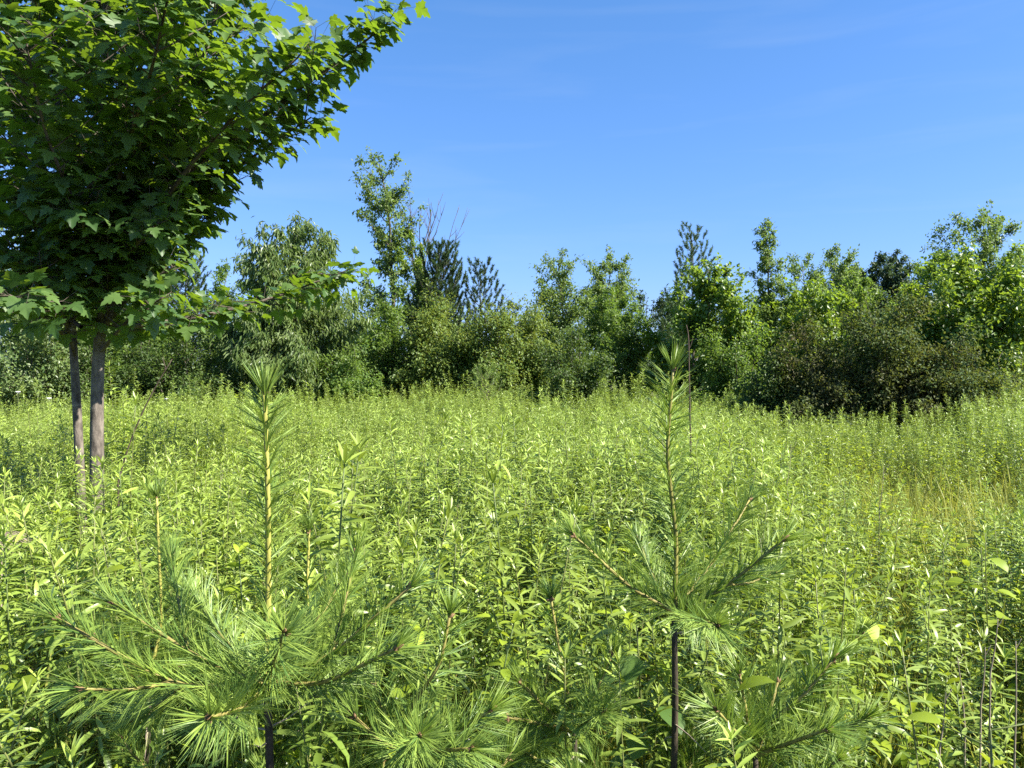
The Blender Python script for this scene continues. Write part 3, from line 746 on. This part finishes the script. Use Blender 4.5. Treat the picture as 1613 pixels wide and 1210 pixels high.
# ------------------------------------------------------------------ meadow plants
GL = [leaf_long(.08, .12), leaf_long(.085, .28), leaf_long(.09, .55, kink=.07), leaf_long(.08, .35, kink=-.09)]
DL = [leaf_long(.19, .18, .25), leaf_long(.2, .35, .2), leaf_long(.17, .5, .25, .06)]


def goldenrod(seed, H, broad=False):
    """Stem tube plus a list of leaves (position, frame, size, template, shade)."""
    rg = np.random.default_rng(seed)
    z = np.linspace(0, 1, 8); bend = rg.normal(0, .07, 2); ph = rg.uniform(0, 6, 2)
    P = np.column_stack([bend[0] * z ** 2 + .012 * np.sin(5 * z + ph[0]), bend[1] * z ** 2 + .012 * np.sin(4 * z + ph[1]), H * z])
    st = MB(); st.tube(P, np.linspace(.0032, .0014, 8), 5, rg.random())
    lv = []
    if not broad:
        n = int(H * .8 / .0098); s = np.concatenate([.22 + .77 * np.linspace(0, 1, n) ** .75, np.full(6, 1.0)])
    else:
        k = int(H * .7 / .05); s = np.concatenate([np.repeat(np.linspace(.3, .97, k), 2), np.full(4, 1.0)])
    p, d = poly_at(P, s)
    for i in range(len(s)):
        t = s[i]; a = i * 2.4 + rg.normal(0, .25) if not broad else (i // 2) * 1.57 + (i % 2) * 3.14 + rg.normal(0, .25)
        el = np.interp(t, [.2, .6, .85, .97, 1], [-.35, -.05, .18, .48, .95]) + rg.normal(0, .27)
        h = np.array([math.cos(a), math.sin(a), 0]); ax = h * math.cos(el) + np.array([0, 0, math.sin(el)])
        nr = np.array([0, 0, 1.0]) * math.cos(el) - h * math.sin(el) + rg.normal(0, .32, 3)
        L = np.interp(t, [.2, .55, .85, .97, 1], [.046, .074, .073, .060, .046]) * rg.uniform(.7, 1.15) * (1.0 if not broad else .85)
        k = int(rg.integers(0, 3)) if broad else (0 if t > .95 else int(rg.integers(0, 4)))
        shade = float(np.clip(np.interp(t, [.35, .76, .93, 1], [.0, .32, .76, 1.0]) + rg.normal(0, .15), 0, 1))  # lower leaves darkened to paint shade into the gaps; young tops yellower
        lv.append((p[i], frames(ax[None], nr[None])[0], L, k, shade))
    return st, lv


def joined(st, lv, TM, stem=True):
    b = MB()
    if stem: b.v, b.t, b.r, b.m, b.s, b.n = list(st.v), list(st.t), list(st.r), list(st.m), list(st.s), st.n
    for k in range(len(TM)):
        q = [x for x in lv if x[3] == k]
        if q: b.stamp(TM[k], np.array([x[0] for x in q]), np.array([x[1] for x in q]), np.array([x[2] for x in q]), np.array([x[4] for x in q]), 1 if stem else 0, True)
    return b


VAR = []
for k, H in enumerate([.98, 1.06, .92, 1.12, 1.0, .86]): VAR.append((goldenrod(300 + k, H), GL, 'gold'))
for k, H in enumerate([.82, .92, .74]): VAR.append((goldenrod(340 + k, H, True), DL, 'dog'))
PROTO, PARTS = [], []
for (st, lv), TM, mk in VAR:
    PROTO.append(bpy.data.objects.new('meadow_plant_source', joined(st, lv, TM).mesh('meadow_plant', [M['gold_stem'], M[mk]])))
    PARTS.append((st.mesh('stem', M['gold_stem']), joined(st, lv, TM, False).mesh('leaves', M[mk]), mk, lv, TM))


def grass_tuft(seed, n=26, H=.5, mat='grass'):
    rg = np.random.default_rng(seed); b = MB()
    for i in range(n):
        a = rg.uniform(0, 6.28); h = H * rg.uniform(.5, 1.1); q = rg.uniform(.1, .55); r0 = rg.uniform(0, .05); w = rg.uniform(.0016, .0045)
        base = np.array([math.cos(a) * r0, math.sin(a) * r0, 0]); hd = np.array([math.cos(a + rg.normal(0, .5)), math.sin(a + rg.normal(0, .5)), 0]); sd = np.array([-hd[1], hd[0], 0])
        v = []
        for u, ww in ((0, 1), (.4, 1), (.75, .7)):
            c = base + hd * h * q * u * u + np.array([0, 0, h * (u - .25 * q * u * u)]); v += [c - sd * w * ww, c + sd * w * ww]
        v.append(base + hd * h * q * 1.15 + [0, 0, h * (1 - .38 * q)])
        b.add(v, [(0, 1, 3), (0, 3, 2), (2, 3, 5), (2, 5, 4), (4, 5, 6)], rg.random())
    return b


GRASS = [bpy.data.objects.new('grass_source', grass_tuft(400 + k, 28, h).mesh('grass_tuft', M['grass'])) for k, h in enumerate((.45, .6, .75))]


def edge(px):
    """Depth of the hedgerow's foot along a photo column."""
    return np.interp(px, [-300, 0, 150, 350, 450, 560, 640, 830, 900, 990, 1120, 1180, 1230, 1450, 1540, 1613, 1900], [16, 16.6, 17.5, 17.5, 18.2, 18.4, 20.5, 20.5, 17.4, 20, 19, 16, 13.2, 12.8, 14, 15, 15])


def scatter(n, y0, y1, rg, pad=1.6):
    y = np.sqrt(rg.uniform(y0 ** 2, y1 ** 2, n)); x = rg.uniform(-1, 1, n) * (y * .6655 * 1.06 + pad); px = CX + x / y * F_PX
    k = y < edge(px) + .3
    return x[k], y[k]


def hfield(x, y):
    """Meadow height factor: soft mounds and dips; grassier, lower ground on the right."""
    g = 1 + .07 * np.sin(x * .9 + 1.7 * np.sin(y * .5)) + .06 * np.sin(y * 1.3 + x * .6) + .05 * np.sin(x * 2.7 - y * 2.1)
    px = CX + x / y * F_PX
    low = np.exp(-(((px - 1470) / 200) ** 2 + ((y - 6.4) / 2.2) ** 2)) * .5
    leftfar = np.clip((y - 9) / 7, 0, 1) * np.clip((420 - px) / 300, 0, 1) * .16
    near = np.clip((2.0 - y) / .8, 0, 1) * .28
    dip = np.clip((y - 8.5) / 2.5, 0, 1) * np.exp(-((px - 1320) / 150) ** 2) * .16
    g = g + .07 * np.sin(x * 3.9 + 2.2 * np.sin(y * 1.7)) * np.sin(y * 3.1 - x)
    return g - low - leftfar - near - dip


rg = np.random.default_rng(11)
xs, ys = [], []
for n, y0, y1 in ((5200, 1.25, 6), (9600, 6, 13), (10000, 13, 21)):
    x, y = scatter(n, y0, y1, rg); xs.append(x); ys.append(y)
x = np.concatenate(xs); y = np.concatenate(ys)
# keep the sapling stems and the maple's feet clear
keep = np.ones(len(x), bool)
for px, Y, r in ((420, 1.45, .17), (1062, 1.75, .14), (632, 1.5, .12)): keep &= np.hypot(x - (px - CX) / F_PX * Y, y - Y) > r
keep &= ~((y < 1.75) & (rg.random(len(y)) < .45))
mx_, my_ = (150 - CX) / F_PX * 5.3, 5.3
keep &= np.hypot(x - mx_, y - my_) > .16
clump = np.sin(x * 4.3 + 1.9 * np.sin(y * 2.1)) * np.sin(y * 3.7 + 1.3 * np.sin(x * 1.9))
patch_r = np.exp(-(((CX + x / y * F_PX - 1470) / 190) ** 2 + ((y - 6.4) / 2.0) ** 2))
keep &= rg.random(len(y)) > patch_r * .6
keep &= ~((clump < -.25) & (rg.random(len(y)) < .7))
x, y = x[keep], y[keep]
px = CX + x / y * F_PX
s = hfield(x, y) * rg.uniform(.80, 1.12, len(x))
s = np.where(rg.random(len(x)) < .03, s * rg.uniform(1.1, 1.28, len(x)), s)
s = np.where((y > 14) & (rg.random(len(x)) < .12), s * rg.uniform(1.05, 1.45, len(x)), s)
pb = .05 + .55 * np.exp(-((px - 1450) / 250) ** 2) * (y < 11) + .12 * (np.sin(x * .8 + 2) * np.sin(y * .6) > .5)
idx = np.where(rg.random(len(x)) < pb, rg.integers(6, 9, len(x)), rg.integers(0, 6, len(x)))
rz = rg.uniform(0, 6.28, len(x)); z = ground_z(x, y) - .01
tilt = rg.normal(0, .07, (len(x), 2))
topz = z + s; vis = (np.abs(x / y) < .66)
_, vy = to_px(np.column_stack([x, y, topz]))
vis &= vy < 1230
order = np.argsort(np.where(vis, y, 99)); near = order[:300]; far = order[300:]
from mathutils import Matrix
glab = {'gold': ('goldenrod', 'goldenrod', 'goldenrod stalks in the meadow', 'plant'), 'dog': ('broadleaf_plant', 'broadleaf plant', 'broad leaved meadow plants', 'plant')}
MARKS = [(90, 'the maple trunks'), (245, 'the slender left sapling'), (420, 'the big yellow leader'), (632, 'the low bushy sapling'), (868, 'the short spread sapling'), (1062, 'the dark trunked sapling'), (1312, 'the tilted pine shoot'), (1540, 'the tall dry stem')]
NUM = {2: 'two', 3: 'three', 4: 'four', 5: 'five'}
sets = {}
for i in near:
    hh = s[i] * VAR[idx[i]][0][0].v[0][:, 2].max(); ln = min(MARKS, key=lambda m_: abs(m_[0] - px[i])); sd = 'left' if px[i] < ln[0] else 'right'
    size = 'tall' if hh > 1.02 else 'short' if hh < .78 else 'medium'
    where_ = 'in front, ' if y[i] < 1.75 else 'farther back, ' if y[i] > 2.25 else ''
    sets.setdefault((VAR[idx[i]][2], size, where_, sd, ln[1]), []).append(i)
PLANT_LABEL = {}
for (mk, size, wh, sd, ln), mem in sets.items():
    mem.sort(key=lambda i: px[i]); n_ = len(mem)
    for r_, i in enumerate(mem):
        pre = f'{size} {glab[mk][1]} {wh}{sd} of {ln}'
        if n_ == 2: pre += f', {("left", "right")[r_]} of two'
        elif n_ == 3: pre += f', {("left", "middle", "right")[r_]} one of three'
        elif n_ > 3 and r_ in (0, n_ - 1): pre += f', {"leftmost" if r_ == 0 else "rightmost"} one'
        elif n_ > 3: pre += ', between others'
        PLANT_LABEL[i] = pre
leaf_mesh = {}
for q, i in enumerate(near):
    stm, lvm, mk, lv, TM = PARTS[idx[i]]; nm, _, grp, cat = glab[mk]; lab = PLANT_LABEL[i]
    r = thing(nm, lab, cat, (x[i], y[i], z[i]), rz[i], grp); r.rotation_euler = (tilt[i, 0], tilt[i, 1], rz[i]); r.scale = (s[i],) * 3
    link('stem', stm, r)
    if q < 30:                                              # nearest plants: every leaf a part
        for (p, Fm, L, k, sh) in lv:
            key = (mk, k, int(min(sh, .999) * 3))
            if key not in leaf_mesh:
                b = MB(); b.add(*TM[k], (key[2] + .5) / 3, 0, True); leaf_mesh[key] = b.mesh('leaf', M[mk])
            o = link('leaf', leaf_mesh[key], r); R4 = Matrix([list(w) for w in Fm]).to_4x4(); R4.translation = Vector(p)
            o.matrix_local = R4 @ Matrix.Scale(float(L), 4)
    else: link('leaves', lvm, r, 'stuff')


def instance_field(name, label, pts, rot, scale, index, sources):
    me = bpy.data.meshes.new(name); me.from_pydata([tuple(p) for p in pts], [], [])
    for nm, ty, val, key in (('rot', 'FLOAT_VECTOR', rot, 'vector'), ('size', 'FLOAT', scale, 'value'), ('which', 'INT', index, 'value')):
        a = me.attributes.new(nm, ty, 'POINT'); a.data.foreach_set(key, np.asarray(val, np.int32 if ty == 'INT' else np.float32).ravel())
    o = bpy.data.objects.new(name, me); COL.objects.link(o); o['kind'] = 'stuff'; o['label'] = label; o['category'] = 'ground cover'
    ng = bpy.data.node_groups.new(name, 'GeometryNodeTree')
    ng.interface.new_socket('Geometry', in_out='INPUT', socket_type='NodeSocketGeometry'); ng.interface.new_socket('Geometry', in_out='OUTPUT', socket_type='NodeSocketGeometry')
    n, l = ng.nodes, ng.links; gi, go = n.new('NodeGroupInput'), n.new('NodeGroupOutput')
    g2i = n.new('GeometryNodeGeometryToInstance')
    for s_ in reversed(sources):
        oi = n.new('GeometryNodeObjectInfo'); oi.inputs['Object'].default_value = s_; oi.inputs['As Instance'].default_value = False; l.new(oi.outputs['Geometry'], g2i.inputs[0])
    iop = n.new('GeometryNodeInstanceOnPoints'); iop.inputs['Pick Instance'].default_value = True
    l.new(gi.outputs[0], iop.inputs['Points']); l.new(g2i.outputs[0], iop.inputs['Instance'])
    for nm, ty, sk in (('rot', 'FLOAT_VECTOR', 'Rotation'), ('size', 'FLOAT', 'Scale'), ('which', 'INT', 'Instance Index')):
        na = n.new('GeometryNodeInputNamedAttribute'); na.data_type = ty; na.inputs['Name'].default_value = nm
        out = next(q for q in na.outputs if q.enabled and q.name == 'Attribute'); l.new(out, iop.inputs[sk])
    l.new(iop.outputs[0], go.inputs[0])
    md = o.modifiers.new('scatter', 'NODES'); md.node_group = ng
    return o


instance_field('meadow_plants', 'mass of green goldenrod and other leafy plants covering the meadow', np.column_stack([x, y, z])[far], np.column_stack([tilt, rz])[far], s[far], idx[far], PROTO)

# grass in the gaps, thicker on the right
gx, gy = scatter(7500, .7, 13, rg)
gpx = CX + gx / gy * F_PX
w = .22 + .75 * np.exp(-(((gpx - 1450) / 240) ** 2 + ((gy - 6.0) / 2.8) ** 2)) + .55 * (gy < 2.4)
k = rg.random(len(gx)) < w; gx, gy = gx[k], gy[k]
instance_field('grass', 'fine yellow green grass growing between the meadow plants', np.column_stack([gx, gy, ground_z(gx, gy) - .01]), np.column_stack([rg.normal(0, .1, (len(gx), 2)), rg.uniform(0, 6.28, len(gx))]),
               rg.uniform(.7, 1.2, len(gx)), rg.integers(0, 3, len(gx)), GRASS)


# ------------------------------------------------------------------ small single things
def stalk(name, label, cat, pts, r, mat, twigs=()):
    P = np.array([at(*p) for p in pts]); O = P[0].copy(); O[2] = float(ground_z(O[0], O[1]))
    o = thing(name, label, cat, tuple(O)); P = np.vstack([[0, 0, 0], smooth_line(P - O, 10)]); b = MB(); b.tube(P, np.linspace(r, r * .4, len(P)), 6); b.build('stem', M[mat], o)
    for tw in twigs:
        Q = smooth_line(np.array([at(*p) for p in tw]) - O, 5); b = MB(); b.tube(Q, np.linspace(r * .5, r * .25, 5), 5); b.build('twig', M[mat], o)
    return o


stalk('dead_stalk', 'long dark bare stalk leaning right beside the maple trunks', 'dead stalk', [(186, 760, 4.6), (202, 700, 4.6), (228, 640, 4.6), (250, 600, 4.6), (271, 566, 4.6)], .006, 'dead',
      [[(262, 582, 4.6), (258, 572, 4.62), (257, 562, 4.62)]])
stalk('dead_weed', 'thin brown dead stem with hooked top behind the right sapling leader', 'dead stem', [(1088, 700, 5.0), (1086, 620, 5.0), (1085, 560, 5.0), (1085, 525, 5.0), (1081, 512, 5.0)], .0065, 'dead',
      [[(1086, 548, 5), (1090, 540, 5), (1091, 533, 5)]])
rgs = np.random.default_rng(3)
STRAW = [(1598, 1190, 1600, 1010, 1.75, 'thick dry stem nearest the lower right corner'), (1520, 1150, 1508, 1035, 2.0, 'left leaning dry stem in the dark gap at lower right'), (1480, 1180, 1490, 1090, 1.8, 'short dry stem left of the others at lower right'), (716, 850, 720, 790, 3.6, 'pale thin stem in the middle of the meadow'), (1240, 760, 1246, 700, 5.0, 'thin dry stem right of the right sapling leader'), (968, 720, 975, 668, 6.0, 'small dry stem left of the right sapling leader'), (665, 730, 660, 680, 6.0, 'small dry stem far up the middle of the meadow'), (60, 745, 52, 700, 5.5, 'dry stem left of the maple trunks'), (1385, 800, 1392, 735, 4.4, 'dry stem standing at the left rim of the yellow grass')]
for i, (a_, b_, Y, lab) in enumerate([((a, b), (c, d), e, f) for a, b, c, d, e, f in STRAW] + [((818, 860), (828, 785), 3.4, 'pale straw stem standing between the two tall saplings'), ((560, 770), (572, 700), 4.6, 'short dry stem sticking out of the meadow right of the big leader'),
                                      ((1560, 1060), (1572, 975), 2.0, 'tall dry stem at the right margin beside dark stems'), ((1545, 1110), (1552, 1020), 1.9, 'bent dry stem just left of the tall dry one'),
                                      ((345, 770), (352, 730), 4.2, 'small grey stem with forked top right of the leaning dark stalk')]):
    stalk('dry_weed', lab, 'dry stem', [(*a_, Y), ((a_[0] + b_[0]) / 2 + 2, (a_[1] + b_[1]) / 2, Y), (*b_, Y)], .0024, 'dry', [[(b_[0], b_[1] + 12, Y), (b_[0] + 5, b_[1] + 4, Y), (b_[0] + 9, b_[1] - 4, Y)]])
# dry arching seed plume at the left edge
O = at(20, 840, 2.9); gz = float(ground_z(O[0], O[1])); o = thing('dry_plume', 'grey dry arching seed plume among green stalks at the left edge', 'dry plant', (O[0], O[1], gz)); b = MB()
b.tube(np.array([[-.06, 0, 0], [-.05, 0, .6], [-.04, 0, O[2] - gz]]), [.004, .003, .002], 5); b.build('stem', M['dry'], o); b = MB()
for i in range(60):
    a0 = rgs.uniform(0, 1); p = np.array([-.06 + .02 * a0, rgs.normal(0, .02), O[2] - gz - .02 + .02 * a0]); l = rgs.uniform(.05, .12)
    u = np.linspace(0, 1, 5)[:, None]; dx = np.array([1, rgs.normal(0, .3), rgs.uniform(.05, .5)])
    b.tube(p + unit(dx) * l * u + np.array([0, 0, -.05]) * u ** 2, [.0012] * 4 + [.0006], 3)
b.build('plume', M['dry'], o, 'stuff')
# white umbel flowers before the left shrubs
for px_, py_, Y, lab in [(28, 617, 13.5, 'white umbel flower at the far left, tallest of three'), (77, 627, 13, 'white umbel flower left of the maple trunks'), (262, 628, 14.5, 'white umbel flower right of the maple trunks')]:
    P = at(px_, py_, Y); gz = float(ground_z(P[0], P[1])); o = thing('white_flower', lab, 'flower', (P[0], P[1], gz)); h = P[2] - gz; b = MB()
    b.tube(np.array([[0, 0, 0], [.02, 0, h * .5], [0, 0, h - .04]]), [.005, .004, .003], 5); b.build('stem', M['gold_stem'], o); b = MB()
    for i in range(18):
        a = i * 2.4; r = .038 * math.sqrt((i + .5) / 18); b.tube(np.array([[0, 0, h - .04], [r * math.cos(a) * .6, r * math.sin(a) * .6, h - .012], [r * math.cos(a), r * math.sin(a), h]]), [.001, .001, .008], 5)
    b.build('umbel', M['white'], o, 'stuff')


def leafy_stem(name, label, px, Y, top, n, L, seed, w=.36, mat='dog'):
    rg = np.random.default_rng(seed); tp = at(px, top, Y); gz = float(ground_z(tp[0], Y)); O = np.array([tp[0], Y, gz]); H = tp[2] - gz
    o = thing(name, label, 'plant', tuple(O)); P = smooth_line([[0, 0, 0], [.03, .01, H * .5], [0, 0, H]], 9); b = MB(); b.tube(P, np.linspace(.005, .002, 9), 6); b.build('stem', M['gold_stem'], o)
    tm = leaf_long(w, .35, .22)
    for i in range(n):
        s = 1 - .5 * (i / n); p, d = poly_at(P, [min(s, .999)]); a = i * 2.4 + rg.normal(0, .3); el = rg.uniform(-.2, .5) if i else .9
        h = np.array([math.cos(a), math.sin(a), 0]); st = p[0] + h * rg.uniform(.02, .09) + [0, 0, .02]
        ax = h * math.cos(el) + np.array([0, 0, math.sin(el) - .25]); nr = np.array([0, 0, 1.]) - h * math.sin(el) + rg.normal(0, .2, 3)
        b = MB(); b.stamp(tm, st[None], frames(unit(ax)[None], nr[None]), np.array([L * rg.uniform(.7, 1.15)]), np.array([rg.random()]), 0, True); b.tube(np.array([p[0], st]), [.0015, .0012], 4, mat=1)
        b.build('leaf', [M[mat], M['gold_stem']], o)


leafy_stem('vine_plant', 'plant with big dark oval leaves left of the dark sapling trunk', 1003, 1.95, 985, 12, .085, 51, .38, 'mid')
leafy_stem('vine_plant', 'yellow green plant with one large bent leaf right of the dark sapling trunk', 1115, 1.6, 1098, 7, .075, 52, .33)
leafy_stem('vine_plant', 'plant with heart shaped pale leaf at the left below the dry plume', 112, 1.9, 922, 9, .07, 53, .40)
leafy_stem('vine_plant', 'bright yellow green broad leaved plant in the bottom right corner', 1560, 1.42, 1150, 14, .09, 54, .36)
leafy_stem('vine_plant', 'yellow leaved plant between the right sapling and the middle of the meadow', 935, 3.3, 792, 12, .09, 55, .36)
leafy_stem('vine_plant', 'broad leaved plant at the far right, halfway up the meadow', 1545, 2.9, 850, 12, .085, 56, .33)
leafy_stem('vine_plant', 'broad leaved yellow green plant right of the tilted pine shoot', 1345, 2.2, 930, 12, .08, 57, .34)
